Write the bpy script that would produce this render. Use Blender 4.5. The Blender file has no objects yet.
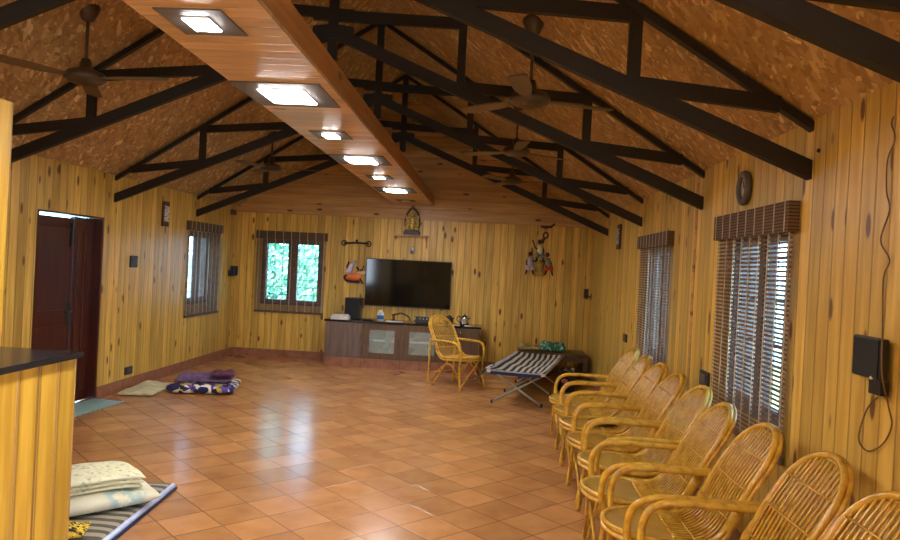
import bpy, bmesh, math, random
from mathutils import Vector, Matrix
from math import sin, cos, pi, radians, sqrt, atan2
random.seed(7)
SC = bpy.context.scene
COL = SC.collection
XL, XR, YF, YB = -4.0, 1.48, 10.7, -3.0
H = 1.55

# ------------------------------------------------------------------ node helper
class NT:
    def __init__(s, name):
        s.m = bpy.data.materials.new(name); s.m.use_nodes = True
        s.t = s.m.node_tree; s.n = s.t.nodes; s.l = s.t.links
        s.b = s.n['Principled BSDF']; s.out = s.n['Material Output']
    def new(s, typ, **kw):
        n = s.n.new(typ)
        for k, v in kw.items(): setattr(n, k, v)
        return n
    def put(s, sock, v):
        if hasattr(v, 'is_output') or isinstance(v, bpy.types.NodeSocket): s.l.new(v, sock)
        elif isinstance(v, (tuple, list)) and len(v) == 3 and sock.type == 'RGBA': sock.default_value = (*v, 1)
        else: sock.default_value = v
    def M(s, op, a, b=0.0, c=None):
        n = s.new('ShaderNodeMath', operation=op)
        s.put(n.inputs[0], a); s.put(n.inputs[1], b)
        if c is not None: s.put(n.inputs[2], c)
        return n.outputs[0]
    def xyz(s, kind='Object'):
        tc = s.new('ShaderNodeTexCoord'); sp = s.new('ShaderNodeSeparateXYZ')
        s.l.new(tc.outputs[kind], sp.inputs[0]); return sp.outputs
    def vec(s, a, b, c=0.0):
        n = s.new('ShaderNodeCombineXYZ')
        for i, v in enumerate((a, b, c)): s.put(n.inputs[i], v)
        return n.outputs[0]
    def noise(s, v, scale, detail=3, rough=.5):
        n = s.new('ShaderNodeTexNoise'); s.put(n.inputs['Vector'], v)
        n.inputs['Scale'].default_value = scale; n.inputs['Detail'].default_value = detail
        n.inputs['Roughness'].default_value = rough
        return n.outputs[0]
    def white(s, v):
        n = s.new('ShaderNodeTexWhiteNoise', noise_dimensions='3D'); s.put(n.inputs['Vector'], v); return n.outputs
    def voro(s, v, scale, rnd=1.0):
        n = s.new('ShaderNodeTexVoronoi'); s.put(n.inputs['Vector'], v)
        n.inputs['Scale'].default_value = scale; n.inputs['Randomness'].default_value = rnd
        return n.outputs
    def ramp(s, f, stops):
        n = s.new('ShaderNodeValToRGB'); s.put(n.inputs[0], f)
        e = n.color_ramp.elements
        while len(e) < len(stops): e.new(.5)
        for el, (p, c) in zip(e, stops):
            el.position = p; el.color = (*c, 1) if len(c) == 3 else c
        return n.outputs[0]
    def mix(s, f, a, b, mode='MIX'):
        n = s.new('ShaderNodeMix', data_type='RGBA', blend_type=mode)
        s.put(n.inputs[0], f); s.put(n.inputs[6], a); s.put(n.inputs[7], b); return n.outputs[2]
    def step(s, x, lo, hi):
        n = s.new('ShaderNodeMapRange', interpolation_type='SMOOTHSTEP')
        s.put(n.inputs[0], x); s.put(n.inputs[1], lo); s.put(n.inputs[2], hi); return n.outputs[0]
    def bump(s, h, strength=.3, dist=.01):
        n = s.new('ShaderNodeBump'); n.inputs['Strength'].default_value = strength
        n.inputs['Distance'].default_value = dist; s.put(n.inputs['Height'], h)
        s.l.new(n.outputs[0], s.b.inputs['Normal'])
    def fin(s, col=None, rough=None, metal=None, spec=None):
        if col is not None: s.put(s.b.inputs['Base Color'], col)
        if rough is not None: s.put(s.b.inputs['Roughness'], rough)
        if metal is not None: s.put(s.b.inputs['Metallic'], metal)
        if spec is not None: s.put(s.b.inputs['Specular IOR Level'], spec)
        return s.m

def plain(name, col, rough=.5, metal=0, var=.12, scale=12):
    """a single-colour material with a little procedural mottling"""
    k = NT(name); x = k.new('ShaderNodeTexCoord').outputs['Object']
    f = k.noise(x, scale, 3)
    c2 = tuple(max(0, c * (1 - var * 1.6)) for c in col); c1 = tuple(min(1, c * (1 + var)) for c in col)
    return k.fin(k.ramp(f, [(.3, c2), (.7, c1)]), rough, metal)

def pine(name, ua, va, w=.109, c_lo=(.55, .325, .055), c_hi=(.74, .49, .11), knot=.72, rough=.36, groove=.55):
    """tongue and groove pine boards: ua = axis across the boards, va = axis along them"""
    k = NT(name); o = k.xyz(); ax = dict(X=0, Y=1, Z=2)
    u = o[ax[ua]]; v = o[ax[va]]
    q = k.M('DIVIDE', u, w); idx = k.M('FLOOR', q); fr = k.M('FRACT', q)
    rnd = k.white(k.vec(idx, 3.7, 1.2))
    off = k.M('MULTIPLY', rnd[0], 37.0)
    v2 = k.M('ADD', v, off)
    grain = k.noise(k.vec(k.M('MULTIPLY', u, 11.0), k.M('MULTIPLY', v2, .8), idx), 2.2, 3, .5)
    base = k.mix(k.step(grain, .3, .72), c_lo, c_hi)
    tint = k.M('MULTIPLY_ADD', rnd[0], .40, .78)
    base = k.mix(1.0, base, k.vec(tint, tint, tint), 'MULTIPLY')
    # knots
    kv = k.voro(k.vec(k.M('MULTIPLY', u, 9.0), k.M('MULTIPLY', v2, 3.4), idx), 1.0)
    sep = k.new('ShaderNodeSeparateColor'); k.l.new(kv[1], sep.inputs[0])
    has = k.M('GREATER_THAN', sep.outputs[0], 1 - knot)
    kn = k.M('MULTIPLY', k.M('SUBTRACT', 1.0, k.step(kv[0], .12, .22)), has)
    base = k.mix(k.M('MULTIPLY', kn, .92), base, (.12, .04, .010))
    # groove
    d = k.M('MINIMUM', fr, k.M('SUBTRACT', 1.0, fr))
    g = k.M('SUBTRACT', 1.0, k.step(d, .02, .075))
    base = k.mix(k.M('MULTIPLY', g, groove), base, (.17, .07, .010))
    k.bump(k.M('SUBTRACT', 1.0, g), .6, .004)
    return k.fin(base, rough)

def osb():
    k = NT('oriented_strand_board'); tc = k.new('ShaderNodeTexCoord').outputs['Object']
    cols = None; hsum = None
    for i, (ang, sc) in enumerate(((.35, 1.0), (1.9, 1.25), (-.8, .85))):
        m0 = k.new('ShaderNodeMapping'); k.put(m0.inputs[0], tc); m0.inputs['Rotation'].default_value = (0, 0, ang)
        mp = k.new('ShaderNodeMapping'); k.put(mp.inputs[0], m0.outputs[0])
        mp.inputs['Location'].default_value = (i * 5.3, i * 2.1, 0); mp.inputs['Scale'].default_value = (15 * sc, 42 * sc, 14 * sc)
        vo = k.voro(mp.outputs[0], 1.0)
        sp = k.new('ShaderNodeSeparateColor'); k.l.new(vo[1], sp.inputs[0])
        if cols is None: cols = sp.outputs[0]; pick = sp.outputs[1]
        else:
            cols = k.mix(k.M('GREATER_THAN', sp.outputs[2], .5), cols, sp.outputs[0])
    big = k.noise(tc, 1.3, 2)
    c = k.ramp(cols, [(0, (.30, .175, .07)), (.35, (.41, .255, .11)), (.8, (.50, .325, .145)), (.92, (.64, .45, .22)), (1, (.82, .64, .36))])
    c = k.mix(k.M('MULTIPLY', k.step(big, .45, .7), .35), c, (.30, .16, .05))
    k.bump(cols, .25, .004)
    return k.fin(c, .62)

def floor_mat():
    k = NT('terracotta_tiles'); o = k.xyz(); t = .28; s2 = sqrt(.5)
    x0, y0 = -1.465, 4.316
    u = k.M('DIVIDE', k.M('MULTIPLY', k.M('ADD', k.M('SUBTRACT', o[0], x0), k.M('SUBTRACT', o[1], y0)), s2), t)
    v = k.M('DIVIDE', k.M('MULTIPLY', k.M('SUBTRACT', k.M('SUBTRACT', o[0], x0), k.M('SUBTRACT', o[1], y0)), s2), t)
    fu, fv = k.M('FRACT', u), k.M('FRACT', v)
    du = k.M('MINIMUM', fu, k.M('SUBTRACT', 1.0, fu)); dv = k.M('MINIMUM', fv, k.M('SUBTRACT', 1.0, fv))
    d = k.M('MINIMUM', du, dv)
    g = k.M('SUBTRACT', 1.0, k.step(d, .006, .022))
    r = k.white(k.vec(k.M('FLOOR', u), k.M('FLOOR', v), 2.0))
    tc = k.vec(o[0], o[1], k.M('MULTIPLY', r[0], 9.0))
    n1 = k.noise(tc, 4.5, 3, .5); n2 = k.noise(tc, 26, 3)
    c = k.ramp(n1, [(.2, (.40, .175, .06)), (.5, (.52, .24, .088)), (.75, (.59, .295, .115))])
    c = k.mix(k.M('MULTIPLY', n2, .22), c, (.40, .16, .06))
    tint = k.M('MULTIPLY_ADD', r[0], .30, .82)
    c = k.mix(1.0, c, k.vec(tint, tint, tint), 'MULTIPLY')
    c = k.mix(k.M('MULTIPLY', g, .75), c, (.16, .07, .03))
    k.bump(k.M('SUBTRACT', k.M('MULTIPLY', n2, .25), g), .25, .003)
    rg = k.M('MULTIPLY_ADD', n1, .10, .155)
    return k.fin(c, rg, 0, .5)

def stripes(name, axis, w, c1, c2, duty=.5, rough=.9, wob=.0, c3=None):
    k = NT(name); o = k.xyz(); a = o['XYZ'.index(axis)]
    if wob:
        a = k.M('ADD', a, k.M('MULTIPLY', k.M('SUBTRACT', k.noise(k.vec(o[0], o[1], o[2]), 5, 1), .5), wob))
    f = k.M('FRACT', k.M('DIVIDE', a, w))
    c = k.mix(k.M('GREATER_THAN', f, duty), c1, c2)
    return k.fin(c, rough)

def pattern(name, scale, stops, rough=.9, thr=None):
    k = NT(name); tc = k.new('ShaderNodeTexCoord').outputs['Object']
    vo = k.voro(tc, scale); sp = k.new('ShaderNodeSeparateColor'); k.l.new(vo[1], sp.inputs[0])
    n = k.new('ShaderNodeValToRGB'); k.l.new(sp.outputs[0], n.inputs[0]); n.color_ramp.interpolation = 'CONSTANT'
    e = n.color_ramp.elements
    while len(e) < len(stops): e.new(.5)
    for el, (p, c) in zip(e, stops): el.position = p; el.color = (*c, 1)
    return k.fin(n.outputs[0], rough)

def emit(name, col, s):
    k = NT(name); e = k.new('ShaderNodeEmission'); tc = k.new('ShaderNodeTexCoord').outputs['Object']
    f = k.noise(tc, 2, 1)
    k.put(e.inputs[0], k.mix(f, col, tuple(min(1, c * 1.02) for c in col))); e.inputs[1].default_value = s
    k.l.new(e.outputs[0], k.out.inputs[0]); return k.m

def glassy(name, tint, gl=.08, rough=.02):
    k = NT(name); t = k.new('ShaderNodeBsdfTransparent'); g = k.new('ShaderNodeBsdfGlossy'); mx = k.new('ShaderNodeMixShader')
    tc = k.new('ShaderNodeTexCoord').outputs['Object']
    k.put(t.inputs[0], k.mix(k.noise(tc, 3, 1), tint, tuple(c * .96 for c in tint)))
    g.inputs['Roughness'].default_value = rough
    mx.inputs[0].default_value = gl
    k.l.new(t.outputs[0], mx.inputs[1]); k.l.new(g.outputs[0], mx.inputs[2]); k.l.new(mx.outputs[0], k.out.inputs[0])
    return k.m

M = dict(
    pine_y=pine('pine_boards_side_wall', 'Y', 'Z'), pine_x=pine('pine_boards_far_wall', 'X', 'Z'),
    gable=pine('pine_boards_gable', 'Z', 'X', w=.16, c_lo=(.43, .24, .09), c_hi=(.56, .34, .14), knot=.45, groove=.25),
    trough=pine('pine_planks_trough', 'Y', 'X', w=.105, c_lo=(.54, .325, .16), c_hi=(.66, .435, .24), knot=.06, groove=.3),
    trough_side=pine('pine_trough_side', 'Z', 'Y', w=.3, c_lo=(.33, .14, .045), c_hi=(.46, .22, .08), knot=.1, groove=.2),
    counter_pine=pine('pine_counter_boards', 'Y', 'Z', w=.137, c_lo=(.56, .31, .03), c_hi=(.74, .45, .06), knot=.15, groove=.5),
    shelf_pine=pine('pine_shelf_board', 'Y', 'X', w=.3, c_lo=(.50, .27, .09), c_hi=(.62, .36, .14), knot=.1),
    osb=osb(), floor=floor_mat(),
    skirting=NT('terracotta_skirting'),
    steel=plain('dark_brown_painted_steel', (.007, .0035, .003), .55, 0, .25, 6),
    rattan=None,
    granite=NT('black_granite'),
    door=NT('dark_red_mahogany'),
    cab=NT('grey_brown_laminate'), cab2=NT('brown_laminate'), bench=NT('dark_bench_wood'),
    black=plain('black_plastic', (.012, .012, .014), .35), black_matt=plain('black_grille', (.01, .01, .011), .8),
    screen=plain('television_screen', (.004, .0045, .006), .07, 0, .05), white=plain('white_plastic', (.75, .76, .78), .4),
    paper=plain('white_paper', (.72, .70, .66), .8), chrome=plain('brushed_steel', (.6, .6, .62), .25, 1),
    alu=plain('pale_aluminium_tube', (.55, .57, .6), .38, .6), gold=plain('golden_brass', (.80, .55, .12), .3, .35, .3, 60),
    bronze=plain('dark_bronze', (.03, .03, .028), .4, .4, .3, 40),
    blind_slat=plain('brown_woven_slats', (.17, .10, .07), .75, 0, .3, 30), blind_cord=plain('beige_blind_cord', (.55, .45, .32), .8),
    valance=stripes('woven_valance_slats', 'Z', .017, (.15, .09, .06), (.05, .026, .018), .62),
    frame=plain('dark_brown_window_wood', (.085, .04, .028), .45),
    glass=glassy('window_glass', (.95, .98, 1.0)), frost=None,
    brown=plain('brown_plastic', (.12, .035, .015), .4), blue=plain('blue_print', (.03, .16, .55), .5),
    lamp=emit('led_diffuser', (1.0, .97, .93), 76.0), backing=plain('grey_laminate_backing', (.10, .085, .08), .5),
    fan=plain('brown_fan_enamel', (.075, .048, .030), .35, .2), fan_blade=plain('tan_fan_blade', (.16, .105, .055), .42, .1),
    red=plain('red_cloth_paint', (.62, .07, .02), .6), orange=plain('orange_paint', (.85, .20, .03), .5), skin=plain('dark_brown_paint', (.07, .025, .015), .5),
    cream_paint=plain('cream_paint', (.75, .68, .42), .55), green_paint=plain('grey_green_paint', (.22, .30, .20), .55), lilac=plain('pale_lilac_paint', (.55, .5, .62), .6),
    ochre=plain('ochre_basket_paint', (.42, .27, .05), .6),
    leaf=NT('leaf_green'), bark=plain('bark', (.12, .08, .05), .9), soil=plain('garden_ground', (.12, .16, .06), .95),
    tealcloth=None, purple=plain('purple_cotton', (.17, .095, .21), .95, 0, .3, 25), maroon=plain('maroon_cotton', (.10, .02, .05), .95, 0, .2, 20),
    cream=pattern('cream_floral_cotton', 55, [(0, (.74, .70, .46)), (.62, (.62, .62, .42)), (.75, (.78, .74, .52)), (.93, (.42, .46, .36))]),
    pillow=plain('off_white_pillow_cotton', (.66, .62, .44), .95, 0, .1, 9), rug=None,
    cushion=plain('cream_ribbed_cotton', (.58, .53, .33), .95, 0, .15, 10),
    patch=pattern('navy_yellow_white_print', 18, [(0, (.02, .02, .09)), (.28, (.80, .76, .68)), (.5, (.62, .48, .06)), (.68, (.14, .07, .40)), (.82, (.015, .015, .05)), (.92, (.28, .22, .08))]),
    yellow=pattern('yellow_black_print', 75, [(0, (.68, .46, .03)), (.45, (.03, .02, .01)), (.68, (.80, .62, .08)), (.9, (.25, .13, .02))]),
    edge=plain('pale_blue_piping', (.52, .60, .85), .7), navy=plain('navy_binding', (.02, .03, .10), .8),
    mat=stripes('grey_striped_mat', 'Y', .085, (.34, .30, .22), (.09, .08, .065), .5, .95, .07),
    cot=stripes('black_white_striped_canvas', 'X', .074, (.02, .02, .03), (.60, .57, .49), .5, .9, .006),
    straw=plain('woven_straw', (.38, .27, .10), .9, 0, .35, 50), greencloth=pattern('green_cloth_print', 38, [(0, (.03, .14, .09)), (.4, (.10, .30, .20)), (.75, (.35, .50, .38)), (.9, (.02, .07, .05))]),
    pink=plain('pink_label', (.75, .25, .32), .6), face=plain('pale_dial', (.42, .38, .30), .5),
    motif=None, wire=plain('brown_cable', (.15, .08, .03), .6), plate=plain('dark_switch_plate', (.03, .03, .035), .4),
    white_mirror=pattern('carved_white_inlay', 90, [(0, (.6, .6, .6)), (.45, (.12, .08, .06)), (.7, (.75, .75, .72))], .5),
    shelfpanel=plain('cabinet_shelf_board', (.75, .78, .74), .5),
)
M['screen'].node_tree.nodes['Principled BSDF'].inputs['Specular IOR Level'].default_value = .2
def wood(k, a, b, c1, c2, sc=(1, 1, 1), rough=.4):
    tc = k.new('ShaderNodeTexCoord').outputs['Object']; mp = k.new('ShaderNodeMapping'); k.put(mp.inputs[0], tc)
    mp.inputs['Scale'].default_value = sc
    return k.fin(k.ramp(k.noise(mp.outputs[0], 3, 5, .6), [(.3, c1), (.7, c2)]), rough)
M['door'] = wood(M['door'], 0, 0, (.035, .006, .003), (.085, .014, .007), (8, 8, .6), .3)
M['cab'] = wood(M['cab'], 0, 0, (.10, .065, .055), (.19, .13, .11), (9, 9, .7), .4)
M['cab2'] = wood(M['cab2'], 0, 0, (.085, .042, .018), (.14, .072, .032), (9, 9, .7), .4)
M['bench'] = wood(M['bench'], 0, 0, (.05, .022, .010), (.11, .05, .022), (1, 9, 9), .4)
k = M['granite']; o_ = k.new('ShaderNodeTexCoord').outputs['Object']
M['granite'] = k.fin(k.ramp(k.noise(o_, 60, 6, .8), [(.42, (.008, .008, .01)), (.62, (.03, .03, .034)), (.75, (.16, .16, .17))]), .12)
k = M['skirting']; o_ = k.xyz()
q_ = k.M('FRACT', k.M('DIVIDE', k.M('ADD', o_[0], o_[1]), .29)); q_ = k.M('MINIMUM', q_, k.M('SUBTRACT', 1.0, q_))
nn = k.noise(k.vec(o_[0], o_[1], o_[2]), 9, 4)
M['skirting'] = k.fin(k.mix(k.M('SUBTRACT', 1.0, k.step(q_, .006, .02)), k.ramp(nn, [(.3, (.24, .085, .045)), (.7, (.36, .15, .085))]), (.14, .06, .04)), .35)
k = NT('rattan_cane'); o_ = k.new('ShaderNodeTexCoord').outputs['Object']
M['rattan'] = k.fin(k.ramp(k.noise(o_, 22, 4, .6), [(.3, (.44, .22, .02)), (.55, (.64, .37, .045)), (.8, (.76, .49, .10))]), .27)
k = NT('woven_rattan_seat'); o_ = k.xyz()
wv = k.M('SINE', k.M('MULTIPLY', o_[1], 520.0)); 
M['weave'] = k.fin(k.mix(k.step(wv, -.8, .3), (.28, .125, .012), k.ramp(k.noise(k.vec(o_[0], o_[1], o_[2]), 14, 4), [(.3, (.46, .25, .025)), (.7, (.62, .37, .055))])), .32)
k = NT('frosted_cabinet_glass'); o_ = k.new('ShaderNodeTexCoord').outputs['Object']
k.fin(k.ramp(k.noise(o_, 4, 2), [(.3, (.40, .47, .42)), (.7, (.50, .57, .52))]), .25)
tr_ = k.new('ShaderNodeBsdfTransparent'); mx_ = k.new('ShaderNodeMixShader'); mx_.inputs[0].default_value = .42
k.l.new(tr_.outputs[0], mx_.inputs[1]); k.l.new(k.b.outputs[0], mx_.inputs[2]); k.l.new(mx_.outputs[0], k.out.inputs[0]); M['frost'] = k.m
k = M['leaf']; gi = k.new('ShaderNodeNewGeometry').outputs['Random Per Island']
M['leaf'] = k.fin(k.ramp(gi, [(0, (.10, .34, .22)), (.5, (.24, .58, .40)), (1, (.50, .82, .62))]), .6)
k = NT('teal_cotton_rug'); o_ = k.xyz(); f_ = k.M('FRACT', k.M('DIVIDE', k.M('ADD', o_[0], k.M('MULTIPLY', o_[1], .4)), .028))
M['rug'] = k.fin(k.mix(k.M('GREATER_THAN', f_, .55), (.24, .36, .33), (.30, .43, .40)), .95)
k = NT('pillow_with_blue_motif'); o_ = k.xyz()
dx = k.M('SUBTRACT', o_[0], .14); dy = k.M('SUBTRACT', o_[1], -.16)
dd = k.M('SQRT', k.M('ADD', k.M('MULTIPLY', dx, dx), k.M('MULTIPLY', dy, dy)))
nz = k.noise(k.vec(o_[0], o_[1], o_[2]), 16, 3)
msk = k.M('MULTIPLY', k.M('SUBTRACT', 1.0, k.step(dd, .09, .13)), k.step(nz, .40, .52))
M['motif'] = k.fin(k.mix(k.M('MULTIPLY', msk, .8), (.66, .63, .46), (.30, .44, .46)), .95)

# ------------------------------------------------------------------ mesh builder
class MB:
    def __init__(s): s.bm = bmesh.new()
    def box(s, c, d, rot=None):
        m = Matrix.Translation(Vector(c))
        if rot is not None: m = m @ rot.to_4x4()
        m = m @ Matrix.Diagonal((d[0], d[1], d[2], 1))
        bmesh.ops.create_cube(s.bm, size=1, matrix=m); return s
    def b(s, x0, x1, y0, y1, z0, z1):
        return s.box(((x0 + x1) / 2, (y0 + y1) / 2, (z0 + z1) / 2), (abs(x1 - x0), abs(y1 - y0), abs(z1 - z0)))
    def bar(s, p, q, w, h, up=(0, 0, 1)):
        """rectangular bar from p to q: w across, h in the direction nearest `up`"""
        p, q = Vector(p), Vector(q); d = q - p; z = d.normalized(); up = Vector(up)
        x = z.cross(up)
        if x.length < 1e-4: x = Vector((0, 1, 0)) if abs(z.y) < .9 else Vector((1, 0, 0))
        x.normalize(); y = z.cross(x)
        r = Matrix((x, y, z)).transposed()
        return s.box((p + q) / 2, (w, h, d.length), r)
    def tube(s, pts, r, n=8, closed=False, smooth=True):
        pts = [Vector(p) for p in pts]; N = len(pts)
        rr = r if isinstance(r, (list, tuple)) else [r] * N
        T = []
        for i in range(N):
            a = pts[(i - 1) % N] if (closed or i > 0) else pts[i]
            b = pts[(i + 1) % N] if (closed or i < N - 1) else pts[i]
            T.append((b - a).normalized())
        ref = Vector((0, 0, 1)) if abs(T[0].z) < .9 else Vector((1, 0, 0))
        u = T[0].cross(ref).normalized(); rings = []
        for i in range(N):
            u = (u - T[i] * u.dot(T[i])).normalized(); v = T[i].cross(u)
            rings.append([s.bm.verts.new(pts[i] + (u * cos(2 * pi * j / n) + v * sin(2 * pi * j / n)) * rr[i]) for j in range(n)])
        K = N if closed else N - 1
        sh = 0
        if closed:  # best match of the last ring to the first
            sh = min(range(n), key=lambda q: sum((rings[-1][j].co - rings[0][(j + q) % n].co).length for j in range(n)))
        for i in range(K):
            A = rings[i]; B = rings[(i + 1) % N]; q = sh if (closed and i == N - 1) else 0
            for j in range(n):
                f = s.bm.faces.new((A[j], A[(j + 1) % n], B[(j + 1 + q) % n], B[(j + q) % n])); f.smooth = smooth
        if not closed:
            s.bm.faces.new(list(reversed(rings[0]))); s.bm.faces.new(rings[-1])
        return s
    def lathe(s, prof, c=(0, 0, 0), n=20, axis='Z'):
        c = Vector(c); rings = []
        def P(r, h, a):
            if axis == 'Z': return c + Vector((r * cos(a), r * sin(a), h))
            if axis == 'Y': return c + Vector((r * cos(a), h, r * sin(a)))
            return c + Vector((h, r * cos(a), r * sin(a)))
        for r, h in prof: rings.append([s.bm.verts.new(P(max(r, 1e-4), h, 2 * pi * j / n)) for j in range(n)])
        for A, B in zip(rings, rings[1:]):
            for j in range(n):
                f = s.bm.faces.new((A[j], A[(j + 1) % n], B[(j + 1) % n], B[j])); f.smooth = True
        s.bm.faces.new(rings[0]); s.bm.faces.new(rings[-1]); return s
    def ball(s, c, r, sc=(1, 1, 1), seg=12, rot=None):
        m = Matrix.Translation(Vector(c))
        if rot is not None: m = m @ rot.to_4x4()
        m = m @ Matrix.Diagonal((r * sc[0], r * sc[1], r * sc[2], 1))
        for v in bmesh.ops.create_uvsphere(s.bm, u_segments=seg, v_segments=max(6, seg * 2 // 3), radius=1, matrix=m)['verts']:
            for f in v.link_faces: f.smooth = True
        return s
    def prism(s, pts, a0, a1, axis='Z'):
        def P(p, a):
            if axis == 'Z': return (p[0], p[1], a)
            if axis == 'Y': return (p[0], a, p[1])
            return (a, p[0], p[1])
        A = [s.bm.verts.new(P(p, a0)) for p in pts]; B = [s.bm.verts.new(P(p, a1)) for p in pts]; n = len(pts)
        s.bm.faces.new(A); s.bm.faces.new(list(reversed(B)))
        for i in range(n): s.bm.faces.new((A[i], B[i], B[(i + 1) % n], A[(i + 1) % n]))
        return s
    def soft(s, w, d, h, top=None, nx=22, ny=22, z0=0.0, p=3.5, wig=.0, seed=0, edge=.35, plan=None):
        """a closed cushion-like body: thickness h, edges rounded"""
        rnd = random.Random(seed); ph = [rnd.uniform(0, 6.28) for _ in range(6)]
        def rows(sgn):
            R = []
            for i in range(nx + 1):
                row = []
                for j in range(ny + 1):
                    a = -1 + 2 * i / nx; b = -1 + 2 * j / ny
                    a = math.copysign(1 - (1 - abs(a)) ** 1.3, a); b = math.copysign(1 - (1 - abs(b)) ** 1.3, b)
                    f = max(0, (1 - abs(a) ** p)) ** edge * max(0, (1 - abs(b) ** p)) ** edge
                    x, y = a * w / 2, b * d / 2
                    wv = wig * (sin(a * 4 + ph[0] + b * 2) + .6 * sin(b * 6 + ph[1] - a * 3) + .4 * sin(a * 11 + ph[2])) / 2
                    if plan: x, y = plan(x, y, a, b)
                    z = z0 + h / 2 + sgn * f * h / 2 + (wv * f if sgn > 0 else 0)
                    if top: z += top(a, b)
                    row.append(s.bm.verts.new((x, y, z)))
                R.append(row)
            return R
        U, D = rows(1), rows(-1)
        for R, fl in ((U, 0), (D, 1)):
            for i in range(nx):
                for j in range(ny):
                    q = [R[i][j], R[i + 1][j], R[i + 1][j + 1], R[i][j + 1]]
                    f = s.bm.faces.new(q if not fl else q[::-1]); f.smooth = True
        bmesh.ops.remove_doubles(s.bm, verts=[v for R in (U, D) for row in R for v in row], dist=1e-5)
        return s
    def build(s, name, mat, parent=None, loc=None, bevel=0, label=None):
        bmesh.ops.recalc_face_normals(s.bm, faces=s.bm.faces[:])
        me = bpy.data.meshes.new(name); s.bm.to_mesh(me); s.bm.free()
        o = bpy.data.objects.new(name, me); COL.objects.link(o)
        me.materials.append(M[mat] if isinstance(mat, str) else mat)
        if bevel:
            bv = o.modifiers.new('edge', 'BEVEL'); bv.width = bevel; bv.segments = 2; bv.limit_method = 'ANGLE'
        if parent: o.parent = parent
        if loc: o.location = loc
        if label: o['label'] = label
        return o

def thing(name, label, cat, loc=(0, 0, 0), rz=0, group=None):
    o = bpy.data.objects.new(name, None); COL.objects.link(o); o.location = loc; o.rotation_euler = (0, 0, rz)
    o['label'] = label; o['category'] = cat; o.empty_display_size = .05
    if group: o['group'] = group
    return o
def tag(o, label, cat, group=None, kind=None):
    o['label'] = label; o['category'] = cat
    if group: o['group'] = group
    if kind: o['kind'] = kind
    return o
def struct(o, label=None):
    o['kind'] = 'structure'
    if label: o['label'] = label
    return o
def copy_tree(o, parent=None):
    c = o.copy(); COL.objects.link(c); c.parent = parent
    for ch in list(o.children): copy_tree(ch, c)
    return c

# ------------------------------------------------------------------ room shell
TH = .15
def wall_with_holes(name, mat, axis, c0, c1, u0, u1, z0, z1, holes, label):
    """axis 'X': wall in the plane X = c0..c1 running along Y"""
    mb = MB(); us = sorted({u0, u1, *[h[0] for h in holes], *[h[1] for h in holes]})
    for a, b in zip(us, us[1:]):
        hs = [h for h in holes if h[0] <= a + 1e-6 and h[1] >= b - 1e-6]
        segs = [(z0, z1)]
        for h in hs:
            ns = []
            for s0, s1 in segs:
                if h[2] > s0: ns.append((s0, min(h[2], s1)))
                if h[3] < s1: ns.append((max(h[3], s0), s1))
            segs = ns
        for s0, s1 in segs:
            if axis == 'X': mb.b(c0, c1, a, b, s0, s1)
            else: mb.b(a, b, c0, c1, s0, s1)
    return struct(mb.build(name, mat), label)
ZE = 2.33
door_hole = (5.91, 6.97, 0, 1.87)
WL = (8.98, 9.72, .87, 1.85)
WF = (-3.58, -2.62, .82, 1.85)
WR1 = (3.60, 4.42, .80, 1.85)
WR2 = (5.95, 6.72, .80, 1.85)
wall_with_holes('wall_left', 'pine_y', 'X', XL - TH, XL, YB - TH, YF + TH, 0, ZE + .02, [door_hole, WL, (-2.4, -.6, .85, 1.9)], 'left wall of vertical knotty pine boards')  # last hole is an unseen opening added behind the viewer for extra light
wall_with_holes('wall_right', 'pine_y', 'X', XR, XR + TH, YB - TH, YF + TH, 0, ZE + .02, [WR1, WR2, (-2.4, -.6, .85, 1.9)], 'right wall of vertical knotty pine boards')  # last hole again added out of view, for the fill lamp on this side
wall_with_holes('wall_far', 'pine_x', 'Y', YF, YF + TH, XL, XR, 0, 2.26, [WF], 'far wall of vertical knotty pine boards')
RX = -1.26; SL = .635; ZR = ZE + SL * (XR - RX)
gab = [(XL, 2.26), (XR, 2.26), (XR, ZE + .02), (RX, ZR + .02), (XL, ZE + .02)]
struct(MB().prism(gab, YF, YF + TH, 'Y').build('wall_gable', 'gable'), 'gable of wide horizontal pine boards above the far wall')
struct(MB().b(XL, XR, YF - .012, YF, 2.235, 2.285).build('trim_1', 'gable'), 'pine ledge strip between far wall and gable')
# wall behind the camera, without openings
wall_with_holes('wall_back', 'pine_x', 'Y', YB - TH, YB, XL, XR, 0, 2.26, [], 'pine wall behind the viewer')
struct(MB().prism(gab, YB - TH, YB, 'Y').build('wall_back_gable', 'gable'), 'pine gable behind the viewer')
struct(MB().b(XL - TH, XR + TH, YB - TH, YF + TH, -.1, 0).build('floor', 'floor'), 'glossy terracotta tile floor laid diagonally')
# roof: two OSB slopes with thickness; object space rotated flat so the flakes lie in the plane
def roof(name, x_e, sgn, label):
    L = sqrt((x_e - RX) ** 2 + (ZR - ZE) ** 2) + .35
    o = MB().b(0, L, YB - TH, YF + TH, 0, .05).build(name, 'osb')
    o.location = (RX, 0, ZR)
    o.rotation_euler = (0, math.atan(SL) if sgn > 0 else pi - math.atan(SL), 0)
    if sgn < 0:
        o.data.transform(Matrix.Translation((0, 0, -.05)))
    return struct(o, label)
roof('ceiling', XR, 1, 'right roof slope lined with strand board')
roof('ceiling', XL, -1, 'left roof slope lined with strand board')
# skirting
bs = MB()
for a, b in ((3.33, 5.91), (6.97, YF)): bs.b(XL, XL + .012, a, b, 0, .125)
struct(bs.build('baseboard_left', 'skirting'), 'terracotta skirting along the left wall')
struct(MB().b(XL + .012, XR - .012, YF - .012, YF, 0, .125).build('baseboard_far', 'skirting'), 'terracotta skirting along the far wall')
struct(MB().b(XR - .012, XR, YB, YF, 0, .125).build('baseboard_right', 'skirting'), 'terracotta skirting along the right wall')
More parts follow.
